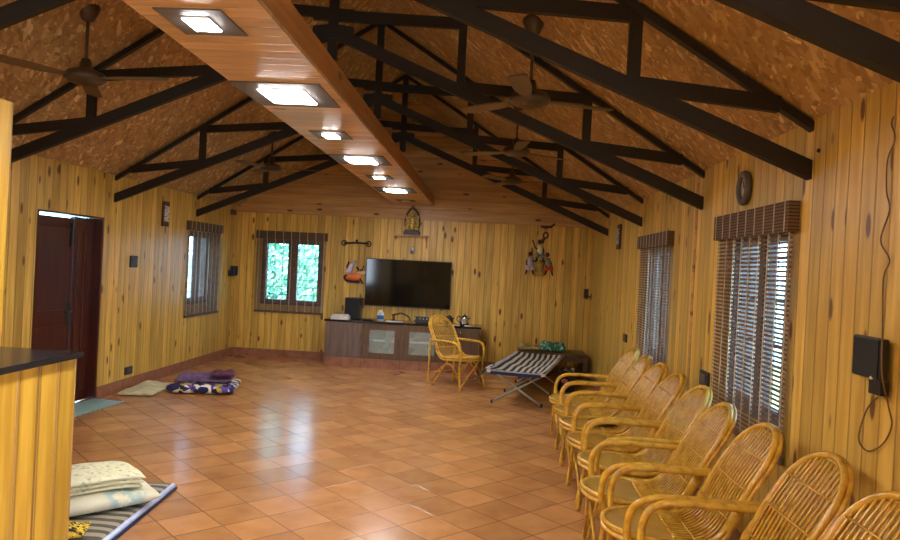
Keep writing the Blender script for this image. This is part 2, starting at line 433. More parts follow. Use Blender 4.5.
# joint strips on the right wall where two runs of boards meet
struct(MB().b(XR - .006, XR, 5.22, 5.27, .125, 2.3).build('trim_2', 'gable'), 'weathered joint strip on the right wall')

# ------------------------------------------------------------------ windows
def window(name, axis, c, u0, u1, z0, z1, out, label):
    """c = inner wall plane, out = +1/-1 outward direction"""
    root = bpy.data.objects.new(name, None); COL.objects.link(root); struct(root, label)
    um = (u0 + u1) / 2
    root.location = (c, um, z0) if axis == 'X' else (um, c, z0)
    hw = (u1 - u0) / 2; hh = z1 - z0
    def B(mb, a0, a1, d0, d1, q0, q1):
        if axis == 'X': mb.b(out * d0, out * d1, a0, a1, q0, q1)
        else: mb.b(a0, a1, out * d0, out * d1, q0, q1)
    f = MB(); t = .045
    B(f, -hw, hw, .004, .152, 0, t); B(f, -hw, hw, .004, .152, hh - t, hh)
    B(f, -hw, -hw + t, .004, .152, t, hh - t); B(f, hw - t, hw, .004, .152, t, hh - t)
    B(f, -.04, .04, .02, .08, t, hh - t)
    f.build('window_frame', 'frame', root)
    for s in (-1, 1):
        a0, a1 = (-hw + t, -.04) if s < 0 else (.04, hw - t)
        sm = MB(); q = .035
        B(sm, a0, a1, .03, .07, t, t + q); B(sm, a0, a1, .03, .07, hh - t - q, hh - t)
        B(sm, a0, a0 + q, .03, .07, t + q, hh - t - q); B(sm, a1 - q, a1, .03, .07, t + q, hh - t - q)
        so = sm.build('sash', 'frame', root)
        g = MB(); B(g, a0 + q, a1 - q, .048, .053, t + q, hh - t - q); g.build('glass_pane', 'glass', so)
    g = MB()
    for i in range(1, 8):
        z = t + (hh - 2 * t) * i / 8
        if axis == 'X': g.tube([(out * .11, -hw, z), (out * .11, hw, z)], .006, 6)
        else: g.tube([(-hw, out * .11, z), (hw, out * .11, z)], .006, 6)
    g.build('window_grille', 'frame', root)
window('window_1', 'X', XL, *WL, -1, 'window in the left wall behind a woven blind')
window('window_2', 'Y', YF, *WF, 1, 'two-sash window in the far wall')
window('window_3', 'X', XR, *WR2, 1, 'window in the right wall behind the narrow far blind')
window('window_4', 'X', XR, *WR1, 1, 'window in the right wall behind the large near blind')

def blind(axis, c, u0, u1, ztop, zbot, inn, label, cover=.56, valh=.12, p=.0165):
    W = u1 - u0
    root = thing('woven_blind', label, 'window blind', ((c, (u0 + u1) / 2, zbot) if axis == 'X' else ((u0 + u1) / 2, c, zbot)), 0, 'woven roll blinds')
    hw = W / 2; hh = ztop - zbot
    def B(mb, a0, a1, d0, d1, q0, q1):
        if axis == 'X': mb.b(inn * d0, inn * d1, a0, a1, q0, q1)
        else: mb.b(a0, a1, inn * d0, inn * d1, q0, q1)
    v = MB(); B(v, -hw - .01, hw + .01, .002, .055, hh - valh, hh); v.build('valance', 'valance', root)
    s = MB(); z = .03
    while z < hh - valh:
        B(s, -hw, hw, .0235, .025, z, z + p * cover); z += p
    s.build('slats', 'blind_slat', root)
    co = MB(); n = max(6, round(W / .125))
    for i in range(n):
        u = -hw + .035 + (W - .07) * i / (n - 1)
        B(co, u - .005, u + .005, .0265, .030, .005, hh - valh); B(co, u - .004, u + .004, .0185, .0215, .005, hh - valh)
        B(co, u - .004, u + .004, .0555, .058, hh - valh, hh)
    co.build('cords', 'blind_cord', root)
    h = MB(); B(h, -hw, hw, .016, .032, 0, .03); h.build('bottom_rail', 'blind_slat', root)
    return root
blind('X', XL, 8.91, 10.03, 1.975, .70, 1, 'brown woven blind over the left wall window, beyond the red door')
blind('Y', YF, -3.66, -2.57, 1.96, .695, -1, 'brown woven blind hanging on the far wall left of the television')
blind('X', XR, 5.86, 7.05, 1.935, .66, -1, 'narrower-looking woven blind on the right wall, farther of the two there', .54, .12, .024)
blind('X', XR, 3.51, 4.64, 1.955, .66, -1, 'large dark woven blind on the right wall, nearest to the viewer', .52, .15, .024)

# ------------------------------------------------------------------ door
d = bpy.data.objects.new('door_1', None); COL.objects.link(d); d.location = (XL, 6.44, 0); struct(d, 'dark red wooden double door in the left wall')
f = MB(); f.b(-.15, .0, -.53, -.50, 0, 1.87); f.b(-.15, .0, .50, .53, .0, 1.87); f.b(-.15, 0, -.50, .50, 1.855, 1.87)
f.build('door_frame', 'door', d)
lf = MB(); lf.b(-.125, -.085, -.498, .14, .002, 1.832)
lf.b(-.085, -.073, -.43, .07, .12, .80); lf.b(-.085, -.073, -.43, .07, .95, 1.74)
lf = lf.build('door_leaf', 'door', d, bevel=.006)
hd = MB(); hd.b(-.085, -.078, .075, .115, .80, 1.02); hd.tube([(-.078, .095, .93), (-.03, .095, .93), (-.025, .08, .93), (-.025, -.03, .93)], .008, 8)
hd.build('door_handle', 'bronze', lf)
bo = MB(); bo.b(-.085, -.077, .085, .115, 1.55, 1.80); bo.tube([(-.07, .10, 1.57), (-.07, .10, 1.78)], .007, 8); bo.build('door_bolt', 'bronze', lf)
l2 = MB(); l2.b(-.125, -.085, .145, .498, .01, 1.85); l2.b(-.085, -.070, .145, .175, .01, 1.85)
for a, b in ((.21, .30), (.34, .43)): l2.b(-.085, -.075, a, b, .12, 1.72)
l2.build('narrow_door_leaf', 'door', d, bevel=.005)
struct(MB().b(XL - .5, XL - TH - .02, 5.7, 7.2, 0, .02).build('floor_outside', 'floor'), 'tiled step outside the door')

# ------------------------------------------------------------------ roof trusses
def truss(y, label):
    t = thing('roof_truss', label, 'roof truss', (RX, y, 2.09), 0, 'dark steel roof trusses')
    hwR = XR - RX; s_b = .424; zt0 = .20; s_t = SL
    W = .05
    bc = lambda x: s_b * (hwR - abs(x)) + .0       # bottom chord centre, local z
    tc = lambda x: .205 + s_t * (hwR - abs(x)) - .0
    for s in (-1, 1):
        W = .052 - .006 * (s < 0); pi_, po_ = (.96, 1.89) if s > 0 else (.80, 1.82)
        e_ = hwR - .002; z0_ = bc(e_)
        MB().prism([(s * e_, z0_ - .045), (s * e_, z0_ + .045), (s * -.02, bc(-.02) + .045), (s * -.15, bc(0) + .02), (s * -.15, bc(0) - .07), (s * -.02, bc(-.02) - .045)], -W / 2, W / 2, 'Y').build('bottom_chord', 'steel', t)
        MB().prism([(s * e_, tc(e_) - .022), (s * e_, tc(e_) + .022), (s * .0, tc(0) + .022), (s * .0, tc(0) - .022)], -.023 - .002 * s, .023 + .002 * s, 'Y').build('top_chord', 'steel', t)
        for x in (pi_, po_):
            MB().bar((s * x, 0, bc(x) - .02), (s * x, 0, tc(x)), .06, .044, (0, 1, 0)).build('post', 'steel', t)
        MB().bar((s * 2.58, 0, tc(2.58)), (s * po_, 0, bc(po_) + .02), .038, .075).build('web_member', 'steel', t)
        MB().bar((s * po_, 0, tc(po_) - .03), (s * pi_, 0, bc(pi_) + .02), .038, .075).build('web_member', 'steel', t)
        MB().bar((s * pi_, 0, tc(pi_) - .10), (s * -.15, 0, bc(0) + .11), .034 - .008 * (s < 0), .08).build('web_member', 'steel', t)
    MB().bar((0, 0, bc(0) - .22), (0, 0, tc(0) - .02), .07, .041, (0, 1, 0)).build('king_post', 'steel', t)
    return t
for y, lb in ((2.15, 'dark steel roof truss nearest the viewer, crossing the top right corner'),
              (3.42, 'dark steel roof truss whose right foot ends above the large blind'),
              (5.12, 'dark steel roof truss whose right foot ends between the two right-hand blinds'),
              (7.15, 'dark steel roof truss second from the far wall, over the red door side'),
              (9.20, 'dark steel roof truss closest to the far wall')):
    truss(y, lb)

# ------------------------------------------------------------------ lighting trough
y0, y1 = YB, YF
tr = thing('light_trough', 'long pine-clad box trough with sunk lights running down the middle of the roof', 'ceiling trough', (RX, 4, 2.461))
def XLt(y): return -1.40 - .019 * (y - 2.5)
def XRt(y): return -.885 - .0065 * (y - 2.5)
yc = 4
u = MB().prism([(XLt(y0) - RX, y0 - yc), (XRt(y0) - RX, y0 - yc), (XRt(y1) - RX, y1 - yc), (XLt(y1) - RX, y1 - yc)], 0, .02, 'Z')
u.build('bottom_panel', 'trough', tr)
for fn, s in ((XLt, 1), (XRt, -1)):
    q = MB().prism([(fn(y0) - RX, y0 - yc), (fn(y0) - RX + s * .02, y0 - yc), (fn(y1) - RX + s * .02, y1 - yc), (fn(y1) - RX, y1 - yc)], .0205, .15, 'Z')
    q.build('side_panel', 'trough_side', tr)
lights = [(2.69, 's'), (3.85, 'l'), (5.03, 's'), (6.2, 'l'), (7.38, 's'), (8.62, 'l'), (9.97, 's'), (1.5, 'l'), (.33, 's'), (-.84, 'l'), (-2.0, 's')]
names = {2.69: 'small square recessed light nearest the viewer, on a dark wood inset', 3.85: 'large bright rectangular recessed light, biggest one in view',
         5.03: 'small square recessed light third along the trough', 6.2: 'long recessed light fourth along the trough, above the door side',
         7.38: 'small square recessed light fifth along the trough', 8.62: 'long recessed light, last bright one before the far wall',
         9.97: 'small unlit recessed inset at the far end of the trough, above the golden statue'}
for y, kd in lights:
    xc = (XLt(y) + XRt(y)) / 2 - (.04 if kd == 's' else .025)
    w, d_ = (.26, .29) if kd == 's' else (.48, .53)
    if y == 9.97: d_ = .2
    L = thing('ceiling_light', names.get(y, 'recessed light in the part of the trough behind the viewer'), 'ceiling light', (xc, y, 2.461), 0, 'recessed trough lights')
    MB().b(-w / 2, w / 2, -d_ / 2, d_ / 2, -.006, 0).build('backing_panel', 'backing', L)
    lw, ld = (.10, .135) if kd == 's' else (.245, .30)
    r = MB(); r.b(-lw / 2 - .005, lw / 2 + .005, -ld / 2 - .005, ld / 2 + .005, -.012, -.006); r.build('light_frame', 'white', L)
    MB().b(-lw / 2, lw / 2, -ld / 2, ld / 2, -.016, -.012).build('diffuser', 'lamp' if y != 9.97 else 'white', L)

# ------------------------------------------------------------------ ceiling fans
def fan(x, y, zc, zm, ang, label, rest=None):
    root = thing('ceiling_fan', label, 'ceiling fan', (x, y, zm), radians(ang), 'three-blade ceiling fans')
    h = zc - zm
    MB().lathe([(.02, h - .11), (.04, h - .10), (.075, h - .02), (.07, h), (.03, h + .03)], n=16).build('canopy', 'fan', root)
    MB().tube([(0, 0, .05), (0, 0, h - .05)], .011, 10).build('downrod', 'fan', root)
    MB().lathe([(.012, .13), (.03, .12), (.045, .06), (.11, .035), (.13, .01), (.13, -.015), (.10, -.035), (.02, -.045)], n=24).build('motor', 'fan', root)
    for i in range(3):
        a = 2 * pi * i / 3; R = Matrix.Rotation(a, 3, 'Z')
        b = MB()
        pts = [(.12, -.022), (.2, -.045), (.3, -.06), (.54, -.062), (.575, -.04), (.58, .03), (.55, .055), (.3, .05), (.2, .035), (.12, .022)]
        b.prism(pts, -.004, .004, 'Z')
        for v in b.bm.verts:
            v.co.z += .12 * v.co.y - .003
            v.co = R @ v.co
        b.build('blade', 'fan_blade', root)
    return root
fan(.185, 4.48, 3.15, 2.635, 20, 'ceiling fan nearest the viewer on the right side of the trough')
fan(.17, 6.62, 3.15, 2.66, 35, 'ceiling fan in the middle of the right-hand row')
fan(.19, 8.75, 3.14, 2.65, -5, 'ceiling fan farthest away in the right-hand row')
fan(-2.76, 4.50, 3.16, 2.68, -5, 'ceiling fan at the upper left of the room, above the kitchen counter')
fan(-2.80, 8.55, 3.09, 2.66, 8, 'small distant ceiling fan left of the trough')

# ------------------------------------------------------------------ rattan chairs
def cr(pts, n=6, closed=False):
    """Catmull-Rom through the points"""
    P = [Vector(p) for p in pts]; N = len(P); out = []
    rng = range(N) if closed else range(N - 1)
    for i in rng:
        a, b, c, d = (P[(i - 1) % N], P[i % N], P[(i + 1) % N], P[(i + 2) % N]) if closed else (P[max(i - 1, 0)], P[i], P[i + 1], P[min(i + 2, N - 1)])
        for k in range(n):
            t = k / n
            out.append(.5 * ((2 * b) + (c - a) * t + (2 * a - 5 * b + 4 * c - d) * t * t + (3 * b - a - 3 * c + d) * t ** 3))
    if not closed: out.append(P[-1])
    return out
prof = cr([(.25, 0, .405), (.10, 0, .398), (-.06, 0, .385), (-.15, 0, .388), (-.215, 0, .43), (-.26, 0, .50), (-.32, 0, .62), (-.40, 0, .75), (-.49, 0, .885)], 8)
slen = [0]
for a, b in zip(prof, prof[1:]): slen.append(slen[-1] + (b - a).length)
STOT = slen[-1]
def at_s(s):
    s = min(max(s, 0), STOT)
    for i in range(len(slen) - 1):
        if s <= slen[i + 1]:
            t = (s - slen[i]) / (slen[i + 1] - slen[i]); return prof[i].lerp(prof[i + 1], t)
    return prof[-1]
def hw(s):
    w = .210 if s < .35 else .210 - .008 * min(1, (s - .35) / .3)
    if s < .22: w *= sqrt(max(0, 1 - ((.22 - s) / .22) ** 2))
    e = STOT - s
    if e < .20: w *= sqrt(max(0, 1 - ((.20 - e) / .20) ** 2))
    return w
SB = .42
def outline(inset=0, drop=0):
    N = 60; L = []
    ss = [STOT * (.5 - .5 * cos(pi * i / N)) for i in range(N + 1)]
    for s in ss:
        p = at_s(s); L.append((p.x, max(0, hw(s) - inset), p.z + drop))
    R = [(x, -y, z) for x, y, z in reversed(L)][1:-1]
    return L + R
def make_chair(label, group):
    root = thing('rattan_chair', label, 'chair', (0, 0, 0), 0, group)
    MB().tube(outline(), .0145, 8, closed=True).build('frame', 'rattan', root)
    o2 = [(x + (-.020 if z > .45 else 0), y * 1.04, z - (.028 if z < .45 else .004)) for x, y, z in outline()]
    MB().tube(o2, .011, 7, closed=True).build('rear_frame', 'rattan', root)
    # back canes, continuing through the bend into the seat
    bk = MB(); n = 13
    for i in range(n):
        y = -.18 + .36 * i / (n - 1)
        ss = [s for s in [SB - .13 + (STOT - SB + .13) * k / 30 for k in range(31)] if hw(s) > abs(y) + .004]
        if len(ss) < 2: continue
        bk.tube([(at_s(s).x, y * (1 if s > .3 else 1), at_s(s).z) for s in ss], .0052, 6)
    bk = bk.build('backrest', 'rattan', root)
    bb = MB()
    for s in (SB - .03, SB + .14, SB + .29, SB + .44):
        p = at_s(s); w = hw(s)
        bb.tube([(p.x + .006, -w, p.z + .004), (p.x + .010, 0, p.z + .005), (p.x + .006, w, p.z + .004)], .0042, 6)
        bb.tube([(p.x - .009, -w, p.z - .004), (p.x - .009, w, p.z - .004)], .0042, 6)
    bb.build('back_bands', 'rattan', bk)
    # seat: close-set canes on a round woven disc
    N = 28; st = MB(); T = []; Bm = []
    S = [.004 + (SB - .07) * k / 16 for k in range(17)]
    for s in S:
        p = at_s(s); w = max(hw(s) - .006, .002)
        T.append([st.bm.verts.new((p.x, w * (-1 + 2 * j / 12), p.z + .003 - .010 * (1 - abs(-1 + 2 * j / 12) ** 2) * min(1, s / .1))) for j in range(13)])
        Bm.append([st.bm.verts.new((p.x, w * (-1 + 2 * j / 12), p.z - .012)) for j in range(13)])
    for R in (T, Bm):
        for a, b in zip(R, R[1:]):
            for j in range(12): f = st.bm.faces.new((a[j], a[j + 1], b[j + 1], b[j])); f.smooth = True
    for i in range(len(S) - 1):
        for j in (0, 12): st.bm.faces.new((T[i][j], T[i + 1][j], Bm[i + 1][j], Bm[i][j]))
    for i in (0, len(S) - 1):
        for j in range(12): st.bm.faces.new((T[i][j], T[i][j + 1], Bm[i][j + 1], Bm[i][j]))
    st.build('seat', 'weave', root)
    for s in (-1, 1):
        arm = cr([(-.375, s * .228, .585), (-.20, s * .229, .588), (-.02, s * .231, .592), (.09, s * .231, .585), (.155, s * .226, .55), (.182, s * .218, .48), (.180, s * .208, .385)], 6)
        a_ = MB().tube(arm, .0165, 9).build('arm', 'rattan', root)
        w_ = MB(); wp = [at_s(q) for q in (SB + .10, SB + .13, SB + .16, SB + .19)]
        w_.tube([(p.x - .008, s * hw(SB + .15) * 1.02, p.z - .002) for p in wp], .024, 8)
        w_.build('binding', 'rattan', a_)
        MB().tube(cr([(.175, s * .208, .40), (.165, s * .212, .25), (.19, s * .22, .12), (.21, s * .23, .0)], 4), .0135, 8).build('leg', 'rattan', root)
        MB().tube(cr([(-.37, s * .228, .585), (-.37, s * .228, .30), (-.385, s * .23, .0)], 4), .0125, 8).build('leg', 'rattan', root)
        MB().tube(cr([(-.03, s * .208, .375), (-.16, s * .212, .2), (-.30, s * .222, .012)], 4), .011, 8).build('side_brace', 'rattan', root)
        MB().tube(cr([(-.33, s * .225, .07), (-.14, s * .22, .26), (.0, s * .22, .31), (.10, s * .22, .24), (.19, s * .222, .10)], 5), .009, 7).build('arched_stretcher', 'rattan', root)
    MB().tube([(.235, .09, .385), (.20, -.205, .05)], .010, 7).build('cross_brace', 'rattan', root)
    MB().tube([(.213, -.09, .385), (.178, .205, .05)], .010, 7).build('cross_brace', 'rattan', root)
    MB().tube([(-.375, -.228, .16), (-.375, .228, .16)], .009, 7).build('rear_stretcher', 'rattan', root)
    MB().tube([(-.08, -.20, .365), (-.08, .20, .365)], .011, 7).build('seat_support', 'rattan', root)
    return root
clabels = ['rattan armchair at the right edge of the photo, only its rounded back showing',
           'rattan armchair in the wall row, second from the viewer, arching back fully seen',
           'rattan armchair in the wall row under the near corner of the large blind',
           'rattan armchair in the wall row, fourth from the viewer, under the large blind',
           'rattan armchair in the wall row, fifth from the viewer, beside the wall socket',
           'rattan armchair in the wall row, fourth from the far end, with a broad back',
           'rattan armchair in the wall row, third from the far end, black cloth on seat',
           'rattan armchair in the wall row, second from the far end, below the narrow blind',
           'rattan armchair at the far end of the wall row, beside the bench']
ys = [2.29, 2.80, 3.32, 3.82, 4.38, 4.91, 5.42, 5.92, 6.42]
xs = [.86, .875, .83, .80, .85, .84, .84, .84, .84]
rz = [1, 1, 0, -1, 1, 1, 0, -1, 1]
c0 = make_chair(clabels[0], 'rattan armchairs lined up along the right wall')
for i in range(9):
    c = c0 if i == 0 else copy_tree(c0)
    c.location = (xs[i], ys[i], 0); c.rotation_euler = (0, 0, pi + radians(rz[i]))
    c['label'] = clabels[i]; c['group'] = 'rattan armchairs lined up along the right wall'
c = copy_tree(c0); c.location = (-.33, 9.0, 0); c.rotation_euler = (0, 0, radians(-42))
c['label'] = 'rattan armchair standing alone in front of the television cabinet'; c['group'] = 'rattan armchairs'
tag(MB().soft(.20, .16, .035, wig=.012, seed=3, nx=14, ny=14).build('black_cloth', 'black_matt', loc=(.90, 5.42, .40)), 'small crumpled black cloth on a rattan chair seat', 'cloth')

# ------------------------------------------------------------------ television and cabinet
tv = thing('television', 'large black flat television mounted on the far pine wall', 'television', (-1.27, YF, .885))
MB().b(-.60, .62, -.05, -.012, .06, .66).build('back_cover', 'black', tv)
MB().b(-.657, .657, -.075, -.05, 0, .728).build('bezel', 'black', tv, bevel=.004)
MB().b(-.645, .645, -.078, -.075, .018, .716).build('screen', 'screen', tv)
MB().b(-.15, .15, -.012, -.0003, .2, .5).build('wall_bracket', 'black', tv)

CY = 10.17; CX = -1.27
cb = thing('television_cabinet', 'long low brown cabinet with black top and frosted glass doors under the television', 'cabinet', (CX, CY, 0))
a0, a1 = -1.13, 1.13; D = YF - CY - .02
MB().b(a0 - .005, a1 - .02, .01, D, 0, .135).build('plinth', 'skirting', cb, label='terracotta tiled plinth')
bd = MB(); bd.b(a0, a0 + .02, .02, D, .136, .655); bd.b(a1 - .02, a1, .02, D, .136, .655); bd.b(a0 + .02, a1 - .02, .02, D, .136, .156); bd.b(a0 + .02, a1 - .02, D - .02, D, .156, .655)
for x in (-.585, .005, .59): bd.b(x - .01, x + .01, .02, D - .02, .156, .655)
bd.b(-.575, .58, .03, D - .02, .40, .415)
bd.build('body', 'cab2', cb)
MB().b(a0 - .025, a1 + .025, -.015, D, .656, .688).build('top', 'granite', cb, bevel=.004, label='black polished top')
dl = MB().b(a0, -.590, 0, .018, .145, .65).build('door', 'cab', cb, label='plain grey-brown door at the left end')
MB().b(-.610, -.602, -.012, 0, .36, .50).build('door_handle', 'bronze', dl)
for x0, x1, hx in ((-.58, .0, -.035), (.01, .585, .045)):
    fr = MB(); t = .085
    fr.b(x0, x1, 0, .018, .145, .145 + t); fr.b(x0, x1, 0, .018, .65 - t, .65); fr.b(x0, x0 + t + .02, 0, .018, .145 + t, .65 - t); fr.b(x1 - t - .02, x1, 0, .018, .145 + t, .65 - t)
    fr = fr.build('door', 'cab2', cb)
    MB().b(x0 + t + .02, x1 - t - .02, .006, .011, .145 + t, .65 - t).build('glass_pane', 'frost', fr)
    MB().b(hx - .006, hx + .006, -.014, 0, .34, .46).build('door_handle', 'bronze', fr)
    MB().b(x0 + .03, x1 - .03, .020, .05, .395, .425).build('shelf_edge', 'shelfpanel', cb)
dr = MB().b(.595, a1, 0, .018, .50, .65).build('drawer', 'cab2', cb); MB().ball((.86, -.012, .60), .013).build('knob', 'chrome', dr)
dr = MB().b(.595, a1, 0, .018, .145, .495).build('door', 'cab2', cb); MB().b(.62, .632, -.012, 0, .34, .44).build('door_handle', 'chrome', dr)
ZT = .6885
def on_cab(px): return (px - 492 + 0) / 700.0
# items on the cabinet
sp = thing('subwoofer', 'black box loudspeaker standing on the left of the television cabinet', 'loudspeaker', (-2.06, 10.49, ZT))
MB().b(-.115, .115, -.12, .12, .008, .315).build('housing', 'black', sp, bevel=.006)
MB().b(-.10, .10, -.126, -.12, .02, .30).build('grille', 'black_matt', sp)
for sx in (-.09, .09):
    for sy in (-.09, .09): MB().lathe([(.012, 0), (.012, .008)], (sx, sy, 0), 10).build('foot', 'black_matt', sp)
for i, (w, d_, z, a, m_) in enumerate(((.26, .20, .0, 3, 'white'), (.24, .19, .032, -4, 'paper'), (.22, .17, .054, 5, 'white'))):
    lab = ['white flat box, bottom of the small stack at the left end of the cabinet', 'cream book in the middle of the stack at the left end of the cabinet', 'white book on top of the stack at the left end of the cabinet'][i]
    t = thing('book', lab, 'book', (-2.20, 10.25, ZT + z), radians(a), 'stack of white books on the cabinet')
    hh = (.031, .021, .018)[i]
    MB().b(-w / 2, w / 2, -d_ / 2, d_ / 2, 0, .003).b(-w / 2, w / 2, -d_ / 2, d_ / 2, hh - .003, hh).b(-w / 2, -w / 2 + .003, -d_ / 2, d_ / 2, .003, hh - .003).build('cover', m_, t)
    MB().b(-w / 2 + .003, w / 2 - .005, -d_ / 2 + .004, d_ / 2 - .004, .003, hh - .003).build('pages', 'paper', t)
t = thing('tissue_pouch', 'white and blue upright pouch on the cabinet below the television', 'pouch', (-1.62, 10.33, ZT), radians(-8))
pm = MB(); pm.lathe([(.035, 0), (.052, .01), (.055, .06), (.048, .12), (.025, .155), (.012, .16)], n=16)
for v in pm.bm.verts: v.co.y *= .6
pm.build('pouch', 'white', t)
bm_ = MB(); bm_.lathe([(.0535, .022), (.0565, .05), (.0535, .085)], n=16)
for v in bm_.bm.verts: v.co.y *= .61; v.co.x = v.co.x * 1.01
bm_.build('blue_label', 'blue', t)
t = thing('remote_control', 'black remote control lying on the cabinet beside the black loudspeaker', 'remote control', (-1.80, 10.30, ZT), radians(70))
MB().b(-.02, .02, -.085, .085, 0, .018).build('body', 'black', t, bevel=.005)
bt = MB()
for i in range(6):
    for j in (-1, 0, 1): bt.box((j * .011, -.06 + i * .022, .0195), (.007, .010, .002))
bt.build('buttons', 'backing', t)
tag(MB().soft(.26, .15, .012, nx=12, ny=10).build('white_tray', 'white', loc=(-1.40, 10.27, ZT)), 'flat white tray on the cabinet under the middle of the television', 'tray')
t = thing('desk_phone', 'brown curved telephone handset and stand on the cabinet', 'telephone', (-1.32, 10.36, ZT))
MB().lathe([(.04, 0), (.04, .015), (.02, .05), (.024, .075)], (-.11, 0, 0), 14).build('stand', 'brown', t)
MB().tube(cr([(-.13, 0, .085), (-.07, 0, .11), (.01, 0, .125), (.08, 0, .10), (.13, 0, .06), (.14, 0, .02)], 5), [.022] * 4 + [.014] * 16 + [.013] * 3 + [.013] * 3, 8).build('handset', 'brown', t)
t = thing('radio', 'black box radio with chrome end on the cabinet right of the telephone', 'radio', (-1.02, 10.33, ZT))
MB().b(-.07, .13, -.06, .06, 0, .10).build('case', 'black', t, bevel=.008)
MB().lathe([(.045, -.09), (.05, -.08), (.05, -.071)], (0, 0, .055), 14, 'X').build('end_dial', 'chrome', t)
kn = MB()
for x in (.0, .05, .1): kn.lathe([(.010, -.072), (.012, -.0605)], (x, 0, .07), 10, 'Y')
kn.build('knobs', 'chrome', t)
def kettle(x, y, body, lab, s=1):
    t = thing('kettle', lab, 'kettle', (x, y, ZT))
    MB().lathe([(.055 * s, 0), (.06 * s, .01), (.058 * s, .06 * s), (.045 * s, .105 * s), (.04 * s, .115 * s)], n=18).build('body', body, t)
    MB().lathe([(.041 * s, .115 * s), (.030 * s, .127 * s), (.008, .131 * s), (.010, .145 * s)], n=14).build('lid', 'black', t)
    MB().tube(cr([(-.045 * s, 0, .105 * s), (-.09 * s, 0, .115 * s), (-.10 * s, 0, .06 * s), (-.055 * s, 0, .03 * s)], 5), .007, 7).build('handle', 'black', t)
    MB().tube([(.04 * s, 0, .07 * s), (.075 * s, 0, .105 * s)], [.014, .008], 8).build('spout', body, t)
kettle(-.60, 10.40, 'black', 'small black kettle with steel lid at the right end of the cabinet')
kettle(-.37, 10.38, 'chrome', 'shiny steel kettle at the right end of the cabinet', 1.12)
tag(MB().box((0, 0, .004), (.17, .09, .008)).build('paper_pad', 'paper', loc=(-.52, 10.24, ZT)), 'white paper pad lying in front of the black kettle', 'paper')
tag(MB().box((0, 0, .006), (.06, .04, .012)).box((.05, .01, .004), (.03, .03, .008)).build('phone_charger', 'white', loc=(-.33, 10.22, ZT)), 'small white charger lying in front of the steel kettle', 'charger')

# ------------------------------------------------------------------ things on the far wall
t = thing('wall_shelf', 'small pine shelf above the television holding a golden statue', 'shelf', (-1.26, YF, 1.975))
MB().b(-.26, .26, -.15, -.001, 0, .022).build('board', 'shelf_pine', t)
MB().prism([(-.13, 0), (-.001, 0), (-.001, -.17), (-.02, -.17), (-.05, -.06)], .225, .245, 'X').build('bracket', 'shelf_pine', t)
MB().prism([(-.13, 0), (-.001, 0), (-.001, -.05)], -.245, -.225, 'X').build('bracket', 'shelf_pine', t)
t = thing('statue', 'golden statue under a flame arch on a black base on the wall shelf', 'statue', (-1.25, YF - .075, 1.997))
MB().b(-.125, .125, -.05, .05, 0, .055).b(-.11, .11, -.042, .042, .055, .075).build('base', 'bronze', t, bevel=.005)
ar = MB().tube(cr([(-.09, 0, .078), (-.115, 0, .18), (-.09, 0, .30), (-.045, 0, .37), (0, 0, .44), (.045, 0, .37), (.09, 0, .30), (.115, 0, .18), (.09, 0, .078)], 4), .008, 7)
for i in range(13):
    a = pi * (i + .5) / 13; ar.ball((-.115 * cos(a), 0, .20 + .20 * sin(a)), .012, (1, .6, 1.4), 8)
ar.build('arch', 'bronze', t)
fg = MB()
fg.tube(cr([(0, 0, .09), (-.01, 0, .16), (.005, 0, .22), (0, 0, .28)], 4), [.02, .024, .03, .034, .036, .034, .03, .028, .03, .034, .03, .018, .012], 8)
fg.ball((0, -.005, .315), .027); fg.lathe([(.024, .335), (.02, .36), (.008, .385)], n=10)
fg.tube(cr([(-.03, 0, .27), (-.075, -.005, .24), (-.085, -.01, .30)], 4), .010, 6); fg.tube(cr([(.03, 0, .27), (.075, -.005, .24), (.085, -.01, .30)], 4), .010, 6)
fg.tube(cr([(-.03, 0, .24), (-.06, -.01, .20), (-.02, -.02, .18)], 4), .009, 6); fg.tube(cr([(.03, 0, .24), (.07, -.01, .19), (.085, -.01, .14)], 4), .009, 6)
fg.tube(cr([(-.01, 0, .16), (-.07, -.01, .13), (-.05, 0, .085)], 4), .016, 7); fg.tube(cr([(.01, 0, .16), (.065, -.01, .14), (.045, 0, .085)], 4), .016, 7)
fg.ball((-.07, 0, .10), .022, seg=8); fg.ball((.075, 0, .095), .02, seg=8)
for v in fg.bm.verts: v.co.x *= 1.15; v.co.y = v.co.y * 1.4 - .012
fg.build('figure', 'gold', t)
t = thing('security_camera', 'small white round camera on the wall between shelf and television', 'security camera', (-1.235, YF, 1.73))
MB().lathe([(.035, -.001), (.04, -.012), (.03, -.02)], (0, 0, .05), 14, 'Y').build('base', 'white', t)
MB().ball((0, -.045, .03), .042, (1, 1, 1.15)).build('housing', 'white', t)
MB().lathe([(.018, -.078), (.022, -.088), (.015, -.0905)], (0, 0, .012), 12, 'Y').build('lens', 'black', t)

# hanging puppet with its bar
t = thing('string_puppet', 'orange and black rider puppet hanging by strings from a dark bar', 'puppet', (-2.10, YF - .03, 1.25))
br = MB(); br.tube([(-.20, 0, .575), (0, 0, .59), (.19, 0, .585)], .016, 8); br.ball((0, 0, .62), .022)
for cx in (-.195, .185):
    N = 20; br.tube([(cx + .038 * cos(2 * pi * i / N), 0, .58 + .038 * sin(2 * pi * i / N)) for i in range(N)], .010, 6, closed=True)
br.build('control_bar', 'bronze', t)
for x, z in ((-.12, .27), (-.10, .27), (.05, .25), (.13, .24)): MB().tube([(x, 0, .58), (x, 0, z)], .0025, 5).build('string', 'bronze', t)
MB().ball((-.02, -.005, .065), .09, (1.25, .3, .62)).ball((.07, -.005, .10), .05, (1.1, .4, .8)).build('body', 'orange', t)
MB().ball((.09, -.006, .125), .055, (1.5, .3, .55), rot=Matrix.Rotation(-.25, 3, 'Y')).build('head', 'cream_paint', t)
